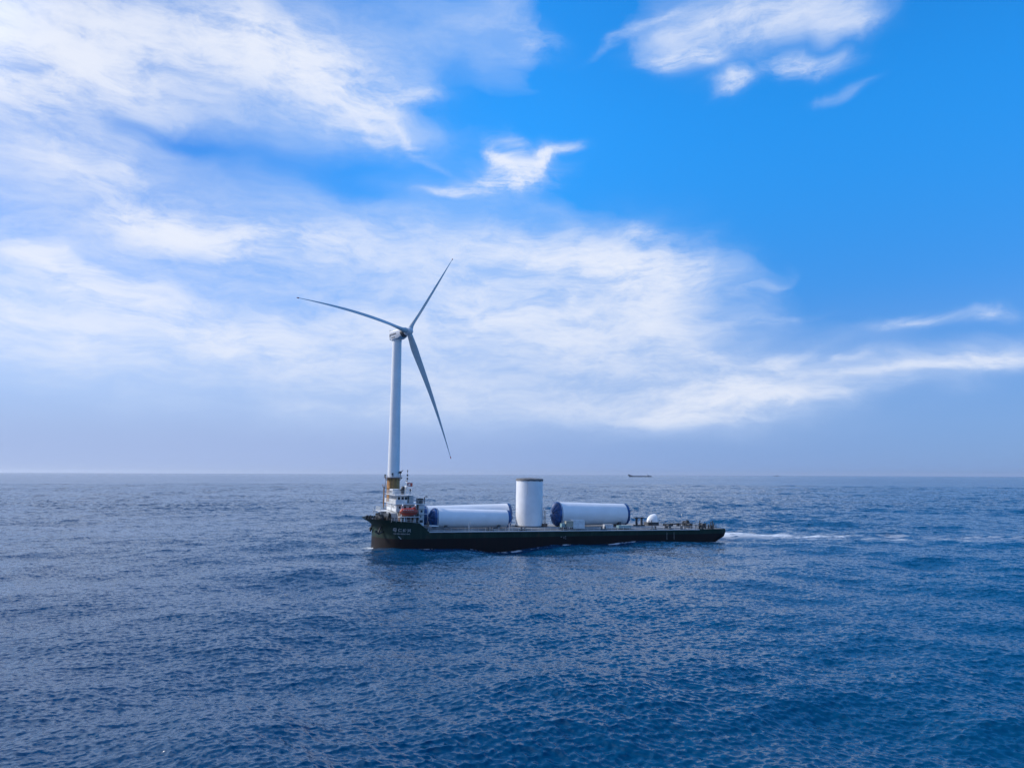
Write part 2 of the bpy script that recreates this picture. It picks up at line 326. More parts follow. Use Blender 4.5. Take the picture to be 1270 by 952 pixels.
class MB:
    """collects primitives, then builds ONE mesh object"""
    def __init__(self): self.bm = bmesh.new()

    def box(self, x0, x1, y0, y1, z0, z1, bev=0.0):
        r = bmesh.ops.create_cube(self.bm, size=1.0)['verts']
        for v in r:
            v.co = Vector(((x0 + x1) / 2 + v.co.x * (x1 - x0), (y0 + y1) / 2 + v.co.y * (y1 - y0), (z0 + z1) / 2 + v.co.z * (z1 - z0)))
        if bev:
            es = list({e for v in r for e in v.link_edges})
            bmesh.ops.bevel(self.bm, geom=es, offset=bev, segments=2, affect='EDGES', profile=0.5)
        return self

    def tube(self, pts, radii, n=12, cap=True):
        """swept circle along points"""
        pts = [Vector(p) for p in pts]
        if not hasattr(radii, '__len__'): radii = [radii] * len(pts)
        rings = []
        for i, p in enumerate(pts):
            a = pts[max(0, i - 1)]; b = pts[min(len(pts) - 1, i + 1)]
            t = (b - a).normalized()
            u = t.cross(Vector((0, 0, 1)) if abs(t.z) < 0.9 else Vector((1, 0, 0))).normalized()
            w = t.cross(u)
            rings.append([self.bm.verts.new(p + (u * math.cos(q) + w * math.sin(q)) * radii[i]) for q in [2 * math.pi * k / n for k in range(n)]])
        for r0, r1 in zip(rings, rings[1:]):
            for k in range(n):
                self.bm.faces.new((r0[k], r1[k], r1[(k + 1) % n], r0[(k + 1) % n]))
        if cap:
            self.bm.faces.new(rings[0]); self.bm.faces.new(rings[-1][::-1])
        return self

    def lathe(self, prof, axis='Z', n=48, c=(0, 0, 0), wob=None):
        """prof = [(r, h)] turned about an axis through c"""
        c = Vector(c); rings = []
        for i, (r, h) in enumerate(prof):
            if r < 1e-4:
                rings.append([self.bm.verts.new(self._ax(0, 0, h, axis) + c)]); continue
            ring = []
            for k in range(n):
                q = 2 * math.pi * k / n
                rr, hh = (r, h) if wob is None else wob(i, q, r, h)
                ring.append(self.bm.verts.new(self._ax(rr * math.cos(q), rr * math.sin(q), hh, axis) + c))
            rings.append(ring)
        for r0, r1 in zip(rings, rings[1:]):
            if len(r0) == 1 and len(r1) == 1: continue
            for k in range(n):
                k2 = (k + 1) % n
                if len(r0) == 1: f = (r0[0], r1[k2], r1[k])
                elif len(r1) == 1: f = (r0[k], r0[k2], r1[0])
                else: f = (r0[k], r0[k2], r1[k2], r1[k])
                self.bm.faces.new(f)
        return self

    @staticmethod
    def _ax(a, b, h, axis):
        return Vector((a, b, h)) if axis == 'Z' else (Vector((h, a, b)) if axis == 'X' else Vector((b, h, a)))

    def poly(self, pts):
        vs = [self.bm.verts.new(p) for p in pts]; self.bm.faces.new(vs); return self

    def prism(self, pts2, y0, y1):
        """outline in x,z pushed through y"""
        a = [self.bm.verts.new((x, y0, z)) for x, z in pts2]; b = [self.bm.verts.new((x, y1, z)) for x, z in pts2]
        self.bm.faces.new(a); self.bm.faces.new(b[::-1])
        n = len(a)
        for k in range(n): self.bm.faces.new((a[k], b[k], b[(k + 1) % n], a[(k + 1) % n]))
        return self

    def grid(self, rows):
        vs = [[self.bm.verts.new(p) for p in r] for r in rows]
        for a, b in zip(vs, vs[1:]):
            for k in range(len(a) - 1):
                self.bm.faces.new((a[k], a[k + 1], b[k + 1], b[k]))
        return self

    def each(self, name, mat, parent=None):
        """one object for every separate piece"""
        left = set(self.bm.verts); parts = []
        while left:
            st_ = [left.pop()]; isl = set(st_)
            while st_:
                v = st_.pop()
                for e in v.link_edges:
                    w = e.other_vert(v)
                    if w not in isl: isl.add(w); st_.append(w); left.discard(w)
            parts.append(isl)
        for isl in parts:
            m = MB(); idx = {v: m.bm.verts.new(v.co) for v in isl}
            for f in {f for v in isl for f in v.link_faces}: m.bm.faces.new([idx[v] for v in f.verts])
            m.build(name, mat, parent)
        self.bm.free()

    def build(self, name, mat, parent=None, smooth=False, label=None):
        bmesh.ops.remove_doubles(self.bm, verts=self.bm.verts, dist=1e-4)
        bmesh.ops.recalc_face_normals(self.bm, faces=self.bm.faces)
        me = bpy.data.meshes.new(name)
        self.bm.to_mesh(me); self.bm.free()
        o = bpy.data.objects.new(name, me); COL.objects.link(o)
        me.materials.append(mat)
        if smooth:
            for p in me.polygons: p.use_smooth = True
            try: me.set_sharp_from_angle(angle=R(35))
            except Exception: pass
        if parent is not None: o.parent = parent
        if label: o['label'] = label
        return o


def railing(pts, h=1.1, step=1.6, r=0.035, rails=3):
    """posts and rails along a line of points at deck level"""
    m = MB()
    for a, b in zip(pts, pts[1:]):
        a, b = Vector(a), Vector(b); L = (b - a).length; n = max(1, int(L / step))
        for k in range(n + 1):
            p = a.lerp(b, k / n); m.tube([p, p + Vector((0, 0, h))], r, 5)
        for q in range(1, rails + 1):
            z = Vector((0, 0, h * q / rails)); m.tube([a + z, b + z], r * 0.9, 5)
    return m


MAT = dict(
    tower=material('white tower paint', (0.83, 0.84, 0.84), 0.32, var=0.06, vscale=0.15),
    section=material('white primed steel', (0.82, 0.83, 0.84), 0.38, var=0.07, vscale=0.25),
    blade=material('light grey blade', (0.53, 0.565, 0.575), 0.35, var=0.05, vscale=0.1),
    nacelle=material('nacelle white', (0.70, 0.72, 0.75), 0.35, var=0.08, vscale=0.6),
    yellow=material('yellow marine paint', (0.55, 0.265, 0.085), 0.55, var=0.35, vscale=0.6),
    yellow2=material('yellow steelwork', (0.50, 0.24, 0.05), 0.6),
    dark=material('dark steel', (0.028, 0.032, 0.038), 0.55, var=0.3, vscale=2),
    black=material('black paint', (0.012, 0.013, 0.015), 0.4),
    glass=material('window glass', (0.015, 0.02, 0.028), 0.08),
    white=material('white ship paint', (0.76, 0.77, 0.77), 0.4, var=0.16, vscale=0.9),
    offwhite=material('weathered white paint', (0.62, 0.64, 0.65), 0.5, var=0.25, vscale=1.1),
    rail=material('pale rail paint', (0.55, 0.57, 0.58), 0.5),
    tarp=material('blue tarpaulin', (0.014, 0.085, 0.26), 0.5, var=0.5, vscale=0.9, bump=0.5, bscale=1.2),
    bluesteel=material('blue painted ring', (0.012, 0.06, 0.24), 0.5, var=0.2, vscale=1.5),
    red=material('red lifeboat shell', (0.48, 0.055, 0.03), 0.45, var=0.2, vscale=1.2),
    redp=material('red paint', (0.50, 0.03, 0.03), 0.5),
    deck=material('grey brown deck coating', (0.27, 0.265, 0.26), 0.7, var=0.35, vscale=0.25),
    beige=material('beige painted steel', (0.42, 0.41, 0.33), 0.55, var=0.2, vscale=1.5),
    teal=material('pale teal machinery paint', (0.25, 0.40, 0.42), 0.5, var=0.3, vscale=1.5),
    rust=material('rusty brown steel', (0.20, 0.13, 0.10), 0.75, var=0.5, vscale=1.2),
    greydk=material('dark grey cover', (0.07, 0.075, 0.085), 0.6, var=0.3, vscale=1.5),
    mark=material('white hull lettering', (0.42, 0.44, 0.45), 0.5),
    capgrey=material('grey brown cover', (0.17, 0.165, 0.165), 0.7, var=0.4, vscale=1.0),
    foghull=material('slate hull paint', (0.03, 0.05, 0.08), 0.7),
)

# hull paint: dark green topsides over a dull dark red boot topping, streaked
hm = bpy.data.materials.new('dark green hull paint'); hm.use_nodes = True
Hn = NT(hm.node_tree); hb_ = hm.node_tree.nodes['Principled BSDF']
hco = Hn.n('ShaderNodeTexCoord').outputs['Object']
hs_ = Hn.n('ShaderNodeSeparateXYZ'); Hn.L.new(hco, hs_.inputs[0])
str_ = Hn.noise(Hn.mapping(hco, sc=(1, 1, 0.12)), 1.1, 5, 0.7)
blot = Hn.noise(hco, 0.18, 4, 0.6)
up = Hn.mix(Hn.smooth(str_, 0.42, 0.75), (0.005, 0.025, 0.018, 1), (0.014, 0.046, 0.034, 1))
up = Hn.mix(Hn.smooth(Hn.m('MULTIPLY', str_, blot), 0.30, 0.42), up, (0.045, 0.032, 0.022, 1))
lo = Hn.mix(Hn.smooth(str_, 0.4, 0.7), (0.005, 0.0025, 0.0035, 1), (0.010, 0.0035, 0.004, 1))
zz = Hn.m('MULTIPLY_ADD', hs_.outputs[0], -0.006, hs_.outputs[2])
Hn.L.new(Hn.mix(Hn.smooth(zz, 2.05, 2.15), lo, up), hb_.inputs['Base Color'])
hb_.inputs['Roughness'].default_value = 0.6; hb_.inputs['Specular IOR Level'].default_value = 0.25
MAT['hull'] = hm

# ------------------------------------------------------------------ wind turbine standing in the sea behind the ship
TB = Vector((-72.0, 420.0, 0.0))
turb = empty('wind_turbine', Matrix.Translation(TB), 'tall white three bladed offshore wind turbine on yellow base rising behind the ship bow', 'wind turbine')
MB().lathe([(0, 17.9), (3.66, 17.9), (3.72, 18.1), (3.72, 18.5), (3.62, 18.6), (3.46, 40.3), (3.19, 66.3), (2.86, 98), (2.84, 101.8), (3.0, 102.0), (3.0, 102.6), (0, 102.6)], n=72).build('tower', MAT['tower'], turb, True)
tp = MB().lathe([(3.85, -3), (3.85, 11.4), (3.98, 11.45), (3.98, 11.75), (3.85, 11.8), (3.85, 14.0), (3.95, 14.02), (3.95, 14.22), (3.85, 14.25), (3.85, 17.0), (4.05, 17.05), (4.05, 17.4), (0, 17.4)], n=64).build('transition_piece', MAT['yellow'], turb, True)
pf = MB()
pf.lathe([(3.9, 17.42), (5.3, 17.42), (5.3, 17.75), (3.7, 17.75)], n=48)
for k in range(12):
    q = 2 * math.pi * k / 12
    pf.tube([(3.8 * math.cos(q), 3.8 * math.sin(q), 15.9), (5.1 * math.cos(q), 5.1 * math.sin(q), 17.4)], 0.11, 6)
pf.build('platform', MAT['rust'], turb)
ring = [(5.2 * math.cos(2 * math.pi * k / 24), 5.2 * math.sin(2 * math.pi * k / 24), 17.75) for k in range(25)]
railing(ring, 1.2, 1.4, 0.06, 2).build('platform_railing', MAT['rail'], turb)
cr = MB()
cr.tube([(4.4, -1.8, 17.75), (4.4, -1.8, 20.6)], 0.28, 8).box(3.7, 5.2, -2.4, -1.2, 20.3, 21.6, 0.15).tube([(4.6, -1.8, 21.2), (6.2, -2.3, 22.2)], 0.2, 6).tube([(3.9, -1.8, 20.9), (2.4, -1.8, 20.4)], 0.22, 6)
cr.build('platform_crane', MAT['dark'], turb)
for (x, y, s_, z1) in ((-4.8, -1.2, 0.9, 19.6), (-0.3, -4.6, 0.7, 19.3), (3.5, -3.4, 0.8, 19.2)):
    MB().box(x - s_ / 2, x + s_ / 2, y - s_ / 2, y + s_ / 2, 17.75, z1, 0.06).build('equipment_cabinet', MAT['dark'] if x < -4 else MAT['white'], turb)
ld = MB()
for yy in (-0.7, 0.7):
    ld.tube([(-5.6, yy, -2), (-5.6, yy, 12.2)], 0.2, 8)
    for zz_ in (0.5, 4, 7.5, 11): ld.tube([(-5.6, yy, zz_), (-3.8, yy * 0.9, zz_ + 0.6)], 0.14, 6)
for k in range(34): ld.tube([(-5.35, -0.35, -1 + k * 0.4), (-5.35, 0.35, -1 + k * 0.4)], 0.05, 5)
for yy in (-0.35, 0.35): ld.tube([(-5.35, yy, -2), (-5.35, yy, 12.8)], 0.06, 5)
ld.build('boat_landing', MAT['yellow2'], turb)
lp_ = MB().box(-6.6, -3.8, -1.3, 1.3, 12.2, 12.4)
lp_.build('ladder_platform', MAT['rust'], turb)
railing([(-6.5, -1.2, 12.4), (-6.5, 1.2, 12.4), (-4.2, 1.2, 12.4)], 1.2, 1.2, 0.05, 2).build('ladder_railing', MAT['yellow2'], turb)
MB().tube([(-4.6, -0.9, 12.4), (-4.6, -0.9, 17.6)], 0.12, 8).build('upper_ladder', MAT['rust'], turb)
cab = MB()
for x in (-1.2, 0.9, 2.3): cab.tube([(x, -math.sqrt(3.95 ** 2 - x * x) - 0.12, -2), (x, -math.sqrt(3.95 ** 2 - x * x) - 0.12, 17)], 0.16, 8)
cab.build('cable_pipe', MAT['yellow2'], turb)
MB().box(-0.55, 0.55, -3.78, -3.5, 18.3, 20.5, 0.05).build('tower_door', MAT['greydk'], turb)

YB, TILT = R(37.26), R(6.35)
nx = Vector((math.cos(YB) * math.cos(TILT), -math.sin(YB) * math.cos(TILT), math.sin(TILT)))
ux = Vector((-math.sin(YB), -math.cos(YB), 0)); wx = nx.cross(ux)
if wx.z < 0: wx = -wx
hubc = Vector((-73.04 + 72.0, 0, 105.69)) + nx * 11.52
# the nacelle is modelled along its own x axis
nm = Matrix((nx, -ux, wx)).transposed().to_4x4(); nm.translation = Vector((-0.44, 0, 105.69))
na = MB()
na.prism([(-3.9, -1.9), (-3.3, -2.7), (3.8, -2.9), (6.6, -2.1), (6.9, 1.9), (5.6, 2.7), (-3.4, 2.9), (-3.9, 2.2)], -2.75, 2.75)
bmesh.ops.bevel(na.bm, geom=list(na.bm.edges), offset=0.45, segments=3, affect='EDGES', profile=0.5)
na.bm.transform(nm)
nac = na.build('nacelle', MAT['nacelle'], turb, True)
ve = MB()
for k in range(5): ve.box(-2.6 + k * 1.1, -1.9 + k * 1.1, 2.76, 2.84, 0.0, 0.9)  # dark blocks stand in for the lettering on the nacelle side
ve.box(-3.2, -2.9, 2.76, 2.84, -0.9, 0.9); ve.box(-1.8, 1.5, 2.76, 2.84, -1.9, -1.4)
for v in ve.bm.verts: v.co.y = -v.co.y if False else v.co.y
ve.bm.transform(nm); ve.each('nacelle_mark', MAT['greydk'], nac)
ve = MB()
for k in range(5): ve.box(-2.6 + k * 1.1, -1.9 + k * 1.1, -2.84, -2.76, 0.0, 0.9)  # the same lettering blocks on the opposite side
ve.box(-3.2, -2.9, -2.84, -2.76, -0.9, 0.9); ve.box(-1.8, 1.5, -2.84, -2.76, -1.9, -1.4)
ve.bm.transform(nm); ve.each('nacelle_mark', MAT['greydk'], nac)
tr_ = MB().box(-3.6, -2.2, -2.4, 2.4, 2.86, 3.05)
for yy in (-2.2, 0, 2.2): tr_.tube([(-3.4, yy, 2.9), (-3.4, yy, 4.0)], 0.08, 6)
tr_.tube([(-3.4, -2.2, 4.0), (-3.4, 2.2, 4.0)], 0.06, 6); tr_.tube([(-4.4, 0.5, 2.2), (-3.1, 0.5, 3.4)], 0.35, 8)
tr_.bm.transform(nm); tr_.build('weather_mast', MAT['dark'], nac)
MB().lathe([(0, 102.5), (3.1, 102.5), (3.25, 102.8), (3.25, 103.5), (2.6, 103.7), (0, 103.7)], n=48, c=(-0.44, 0, 0)).build('yaw_ring', MAT['nacelle'], turb, True)
hm4 = nm.copy(); hm4.translation = hubc
gn = MB().lathe([(0, -5.6), (2.1, -5.6), (2.6, -5.0), (2.6, -3.4), (1.9, -2.9), (1.7, -2.2), (0, -2.2)], axis='X', n=40)
gn.bm.transform(hm4); gn.build('generator_ring', MAT['greydk'], turb, True)
hb2 = MB().lathe([(0, -2.4), (1.9, -2.4), (2.35, -1.6), (2.5, 0), (2.35, 1.2), (1.8, 2.3), (1.0, 2.9), (0, 3.1)], axis='X', n=40)
hb2.bm.transform(hm4); hb2.build('hub', MAT['nacelle'], turb, True)


def blade(theta, idx):
    """a tapered, twisted, slightly bent blade in three-dimensional turbine space"""
    RR = 80.32
    e = ux * math.cos(theta) + wx * math.sin(theta)
    tt = nx.cross(e).normalized()
    n = 22; rows = []; NS = 46
    for i in range(NS + 1):
        f = i / NS; r = 1.6 + (RR - 1.6) * f
        if f < 0.13: c = 3.3 + (4.3 - 3.3) * (math.sin(f / 0.13 * math.pi - math.pi / 2) * .5 + .5)
        else: c = 4.0 * (1 - (f - 0.13) / 0.87) ** 1.12 + 0.30
        thick = 1.0 if f < 0.03 else max(0.17, 1.0 - (f - 0.03) * 5.2)
        if 0.03 <= f: thick = max(0.17, math.exp(-(f - 0.03) * 9.5))
        tw = R(30) * (1 - f) ** 1.3 + R(16)
        cd = tt * math.cos(tw) + nx * math.sin(tw); td = e.cross(cd)
        cen = hubc + e * r + nx * (-0.52 * f * f + 0.9 * math.sin(f * math.pi)) - Vector((0, 0, 4.09 * f * f))
        if idx == 0: cen += Vector((0, 0, 0.25)) * math.sin(f * math.pi)
        row = []
        for k in range(n):
            q = 2 * math.pi * k / n
            x = 0.5 * c * math.cos(q); y = 0.5 * c * thick * math.sin(q)
            if thick < 0.9: y *= 0.62 + 0.38 * math.cos(q) * (1 if True else 0) + 0.1; x -= c * 0.16 * (1 - thick)
            row.append(cen + cd * x + td * y)
        rows.append(row)
    m = MB(); vs = [[m.bm.verts.new(p) for p in r_] for r_ in rows]
    for a, b in zip(vs, vs[1:]):
        for k in range(n): m.bm.faces.new((a[k], a[(k + 1) % n], b[(k + 1) % n], b[k]))
    m.bm.faces.new(vs[0]); m.bm.faces.new(vs[-1][::-1])
    o = m.build('blade', MAT['blade'], turb, True)
    t_ = MB(); vs = [[t_.bm.verts.new(rows[NS][0] + (p - rows[NS][0]) * 1.0 + (rows[NS][0] - rows[NS - 2][0]).normalized() * (0.02 - (NS - i) * 1.7) * 0 + Vector((0, 0, 0))) for p in rows[i]] for i in (NS - 1, NS)]
    t_.bm.free()
    tipc = sum(rows[NS], Vector()) / n; bc = sum(rows[NS - 1], Vector()) / n
    MB().tube([bc.lerp(tipc, 0.3), bc.lerp(tipc, 1.03)], [0.36, 0.16], 8).build('blade_tip', MAT['redp'], o, True)


for k in range(3): blade(0.11113 + k * 2 * math.pi / 3, k)

# ------------------------------------------------------------------ cargo ship: local x from stem to stern, y across (port is negative), z up
SA, TR, PIV = R(20.0), R(0.9), 60.0
O3 = Vector((-38.40, 192.04, 0.0))
Ah = Vector((math.cos(SA), math.sin(SA), 0)); Th = Vector((-math.sin(SA), math.cos(SA), 0)); Zh = Vector((0, 0, 1))
Ax = Ah * math.cos(TR) - Zh * math.sin(TR); Zx = Zh * math.cos(TR) + Ah * math.sin(TR)
SM = Matrix((Ax, Th, Zx)).transposed().to_4x4(); SM.translation = O3 + Zh * PIV * math.tan(TR)
ship = empty('cargo_ship', SM, 'long low dark green deck cargo ship carrying white tower sections across the sea', 'cargo ship')
LOA = 107.3


def at(s, t, z): return SM @ Matrix.Translation((s, t, z))


def halfb(x, z):
    E = 9.5 if z < 3 else 9.5 - 1.5 * min(1, (z - 3) / 4)
    b = 12.0 if x >= E else 12.0 * math.sqrt(max(0, 1 - (1 - x / E) ** 2))
    if x > 98: b *= 1 - 0.03 * ((x - 98) / 9.3) ** 2
    return max(b, 0.15)


def stem(z):
    if z < 4.8: return 0.0
    q = (z - 4.8) / 2.3
    return -3.1 * q ** 1.5


def ztop(x):
    if x <= 3: return 7.06
    if x <= 10.5: return 7.06 - (x - 3) / 7.5 * 0.75
    if x <= 13: return 6.31 - (x - 10.5) / 2.5 * 2.21
    return 4.1


xs = [0, .15, .4, .8, 1.3, 2, 3, 4, 5.2, 6.5, 8, 9.5, 10.5, 11.4, 12.2, 13, 16, 22, 30, 40, 50, 60, 70, 80, 90, 98, 101, 103.5, 105.3, 106.4, 107.0, 108.6]
zs = [-3.0, -1.5, -0.4, 0.4, 1.2, 1.8, 2.6, 3.4, 4.1]


def hp(x, z, sgn):
    s = x + stem(z) * max(0, 1 - x / 9.0)
    if x > 100:
        cut = 0.0 if z > 3.4 else (0.6 * (3.4 - z) / 1.6 if z > 1.8 else 0.6 + (1.8 - z) * 1.6)
        cut = max(cut, 0.35 * max(0, z - 3.6))
        s -= cut * (x - 100) / 7.3
    b = halfb(x, z)
    if x > 106: b *= 1 - 0.06 * ((x - 106) / 2.6) ** 2
    return Vector((s, sgn * b, z))


hull = MB()
for sg in (-1, 1):
    hull.grid([[hp(x, z, sg) for z in zs] for x in xs])
    up_ = [x for x in xs if x <= 13]
    hull.grid([[hp(x, 4.1 + (ztop(x) - 4.1) * v / 5, sg) for v in range(6)] for x in up_])
# stem bar and transom close the two sides
hull.grid([[hp(0, z, -1) for z in zs], [hp(0, z, 1) for z in zs]])
hull.grid([[hp(0, 4.1 + 2.96 * v / 5, -1) for v in range(6)], [hp(0, 4.1 + 2.96 * v / 5, 1) for v in range(6)]])
hull.grid([[hp(108.6, z, -1) for z in zs], [hp(108.6, z, 1) for z in zs]])
hull.grid([[hp(x, -3.0, -1) for x in xs], [hp(x, -3.0, 1) for x in xs]])
ho = hull.build('hull', MAT['hull'], ship, True)
dk = MB()
dk.grid([[hp(x, 4.02, -1) * 1.0, hp(x, 4.02, 1) * 1.0] for x in xs if x >= 4])
dk.build('main_deck', MAT['deck'], ship)
fd = MB(); fd.grid([[hp(x, ztop(x) - 0.55, -1), hp(x, ztop(x) - 0.55, 1)] for x in xs if x <= 10.5])
fd.build('foredeck', MAT['dark'], ship)
# end wall of the raised foredeck
fw_ = MB(); fw_.grid([[hp(10.5, z, -1), hp(10.5, z, 1)] for z in (4.02, 5.76)]); fw_.build('foredeck_bulkhead', MAT['offwhite'], ship)
# fender strake and rail along both sides
for sg in (-1, 1):
    MB().tube([(13.2, sg * 12.05, 3.95), (40, sg * 12.05, 3.95), (70, sg * 12.05, 3.95), (98, sg * 12.05, 3.95)], 0.14, 8).build('rubbing_strake', MAT['rail'], ship)
    railing([(13.4, sg * 11.8, 4.05), (97, sg * 11.8, 4.05)], 0.95, 1.9, 0.04, 2).build('side_railing', MAT['rail'], ship)
railing([(97.5, -11.5, 4.05), (104, -10.9, 4.05), (106.5, -9.0, 4.05), (106.7, 9.0, 4.05), (104, 10.9, 4.05), (97.5, 11.5, 4.05)], 1.05, 1.6, 0.04, 3).build('stern_railing', MAT['dark'], ship)
# hatch coaming plinth the cargo stands on
MB().box(14.2, 94, -9.2, 10.2, 4.03, 4.32, 0.05).build('cargo_deck_plate', MAT['deck'], ship)
# name and marks painted on the port bow and side


def hull_text(body, s0, z0, size, mat, name, sx=1.0):
    cu = bpy.data.curves.new(name, 'FONT'); cu.body = body; cu.size = size; cu.extrude = 0.0; cu.offset = 0.012 * size
    to = bpy.data.objects.new(name, cu); COL.objects.link(to)
    bpy.context.view_layer.update()
    me = bpy.data.meshes.new_from_object(to.evaluated_get(bpy.context.evaluated_depsgraph_get()))
    bpy.data.objects.remove(to); me.name = name
    bm = bmesh.new(); bm.from_mesh(me)
    bmesh.ops.subdivide_edges(bm, edges=[e for e in bm.edges if e.calc_length() > 0.4], cuts=1)
    for v in bm.verts:
        s = s0 + v.co.x * sx; z = z0 + v.co.y
        v.co = Vector((s, -(halfb(s, z) + 0.05), z))
    bm.to_mesh(me); bm.free()
    me.materials.clear(); me.materials.append(mat)
    o = bpy.data.objects.new(name, me); COL.objects.link(o); o.parent = ship
    return o


hull_text('粤', 3.75, 4.1, 1.05, MAT['mark'], 'bow_lettering')
hull_text('仁', 5.0, 4.1, 0.95, MAT['mark'], 'bow_lettering')
hull_text('盛', 6.15, 4.05, 0.95, MAT['mark'], 'bow_lettering')
hull_text('兴', 7.3, 4.05, 0.95, MAT['mark'], 'bow_lettering')
hull_text('YUE REN SHENG XING', 4.0, 3.35, 0.42, MAT['mark'], 'bow_lettering', 0.95)
mk = MB()


def patch(s, z, w, h, m=None):
    y = -(halfb(s, z) + 0.04)
    (m or mk).box(s - w / 2, s + w / 2, y - 0.01, y + 0.02, z - h / 2, z + h / 2)


for k in range(8): patch(86.4, 1.2 + k * 0.28, 0.16, 0.12)
for k in range(8): patch(88.9, 1.2 + k * 0.28, 0.16, 0.12)
mk.each('draught_mark', MAT['mark'], ship)
mk = MB(); patch(51.6, 2.3, 0.5, 0.09); patch(52.4, 2.1, 0.09, 0.6); patch(52.9, 2.45, 0.3, 0.08); patch(52.9, 2.1, 0.3, 0.08); patch(52.9, 1.75, 0.3, 0.08)
mk.each('load_line_mark', MAT['mark'], ship)
mk = MB()
for k in range(4): patch(5.3 + k * 0.17, 2.75 - k * 0.17, 0.26, 0.2)
mk.each('thruster_mark', MAT['mark'], ship)

# anchor in its recess on the port bow
an = MB().tube([(1.2, -6.6, 5.0), (0.6, -6.6, 3.4)], 0.22, 8).tube([(-0.3, -6.6, 3.9), (0.6, -6.9, 3.2), (1.7, -7.0, 3.8)], 0.24, 8).tube([(0.0, -6.7, 3.4), (0.0, -6.7, 4.2)], 0.2, 6)
an.build('anchor', MAT['dark'], ship)
an = MB().tube([(-0.1, 0.6, 5.2), (-0.35, 0.4, 3.7)], 0.2, 8).tube([(-0.5, -0.8, 4.3), (-0.5, 0.4, 3.5), (-0.4, 1.6, 4.2)], 0.24, 8)
an.build('anchor', MAT['dark'], ship)
# foredeck machinery
for (x, y) in ((1.6, -3.2), (1.8, 2.6)):
    wl = MB().tube([(x, y - 1.5, 7.3), (x, y + 1.5, 7.3)], 0.55, 14).box(x - .6, x + .6, y - .3, y + .3, 6.5, 8.2, 0.1).box(x - .5, x + .5, y + 1.5, y + 1.9, 6.5, 8.0, 0.1).box(x - .5, x + .5, y - 1.9, y - 1.5, 6.5, 8.0, 0.1).tube([(x, y - 2.6, 7.3), (x, y - 1.9, 7.3)], 0.35, 10)
    wl.build('windlass', MAT['dark'], ship)
for (x, y) in ((-1.6, -1.0), (-0.6, -3.0), (3.2, -8.2), (-0.8, 2.6), (2.6, 7.0), (4.2, -9.6)):
    b_ = MB()
    for dx in (-0.4, 0.4): b_.tube([(x + dx, y, 6.4), (x + dx, y, 7.5)], 0.2, 10).tube([(x + dx, y, 7.5), (x + dx, y, 7.6)], 0.27, 10)
    b_.build('bollard', MAT['dark'], ship)
MB().tube([(0.2, 0, 6.4), (0.2, 0, 9.6)], 0.07, 8).box(-0.1, 0.5, -0.3, 0.3, 8.7, 8.95).box(0.0, 0.4, -.15, .15, 9.5, 9.8, 0.04).build('bow_mast', MAT['offwhite'], ship)
MB().prism([(2.4, 6.5), (3.0, 8.4), (3.2, 8.4), (2.9, 6.5)], -7.5, 7.5).build('breakwater', MAT['black'], ship)
for y in (-5.2, 0.4, 5.4):
    MB().tube([(3.9, y, 6.4), (3.9, y, 8.0), (3.7, y, 8.35), (3.3, y, 8.4)], [0.26, 0.26, 0.34, 0.4], 10).build('ventilator', MAT['dark'], ship)
# raised white walkway ahead of the deckhouse
MB().box(1.9, 5.3, 0.2, 8.3, 8.62, 8.78).build('walkway', MAT['white'], ship)
wk = MB()
for x in (2.1, 3.8): 
    for y in (0.5, 4, 8): wk.tube([(x, y, 6.5), (x, y, 8.62)], 0.09, 6)
wk.each('walkway_leg', MAT['offwhite'], ship)
railing([(2.0, 0.3, 8.78), (2.0, 8.2, 8.78), (5.0, 8.2, 8.78)], 1.1, 1.1, 0.045, 3).build('walkway_railing', MAT['rail'], ship)


def windows(cells, name, parent, mat=None):
    for c in cells:
        f = MB(); f.box(*c[0]); fo = f.build(name, MAT['white'], parent)
        g_ = MB(); g_.box(*c[1]); g_.build('pane', mat or MAT['glass'], fo)


def front_cells(x, ys, w, z0, z1):
    return [((x - 0.03, x + 0.02, y - w / 2 - .06, y + w / 2 + .06, z0 - .06, z1 + .06), (x - 0.045, x - 0.02, y - w / 2, y + w / 2, z0, z1)) for y in ys]


def side_cells(y, xs_, w, z0, z1, sg=-1):
    return [((x - w / 2 - .06, x + w / 2 + .06, min(y, y + sg * .03), max(y, y + sg * .03), z0 - .06, z1 + .06),
             (x - w / 2, x + w / 2, min(y + sg * .02, y + sg * .05), max(y + sg * .02, y + sg * .05), z0, z1)) for x in xs_]


# deckhouse: lower tier, cabin tier, bridge
MB().box(5.6, 10.4, -6.4, 6.6, 6.3, 8.95, 0.05).build('lower_deckhouse', MAT['offwhite'], ship)
MB().prism([(3.3, 8.62), (5.55, 8.62), (5.55, 6.4), (4.6, 6.4)], -5.4, -1.0).build('front_bulkhead', MAT['white'], ship)
dh = MB().box(5.0, 10.6, -7.0, 8.0, 8.97, 11.0, 0.06).build('deckhouse', MAT['white'], ship)
windows(front_cells(5.0, (6.2, 4.4, 2.4, -1.6, -3.4, -5.4), 0.55, 9.85, 10.5), 'window', dh)
windows(side_cells(-7.0, (6.0, 7.4, 8.8), 0.55, 9.85, 10.5), 'window', dh)
MB().box(4.98, 5.0, 0.1, 0.8, 9.0, 10.75).build('door', MAT['greydk'], dh)
MB().box(4.4, 13.2, -8.6, 8.9, 11.02, 11.16, 0.02).build('bridge_deck', MAT['white'], ship)
br = MB().box(5.3, 8.2, -5.8, 6.2, 11.17, 13.3, 0.08).build('bridge', MAT['white'], ship)
windows(front_cells(5.3, [5.4 - k * 1.22 for k in range(10)], 0.92, 12.2, 12.95), 'window', br)
windows(side_cells(-5.8, (5.9, 6.9, 7.8), 0.7, 12.2, 12.95), 'window', br)
MB().box(6.5, 7.1, -5.86, -5.8, 11.2, 12.05).build('door', MAT['greydk'], br)
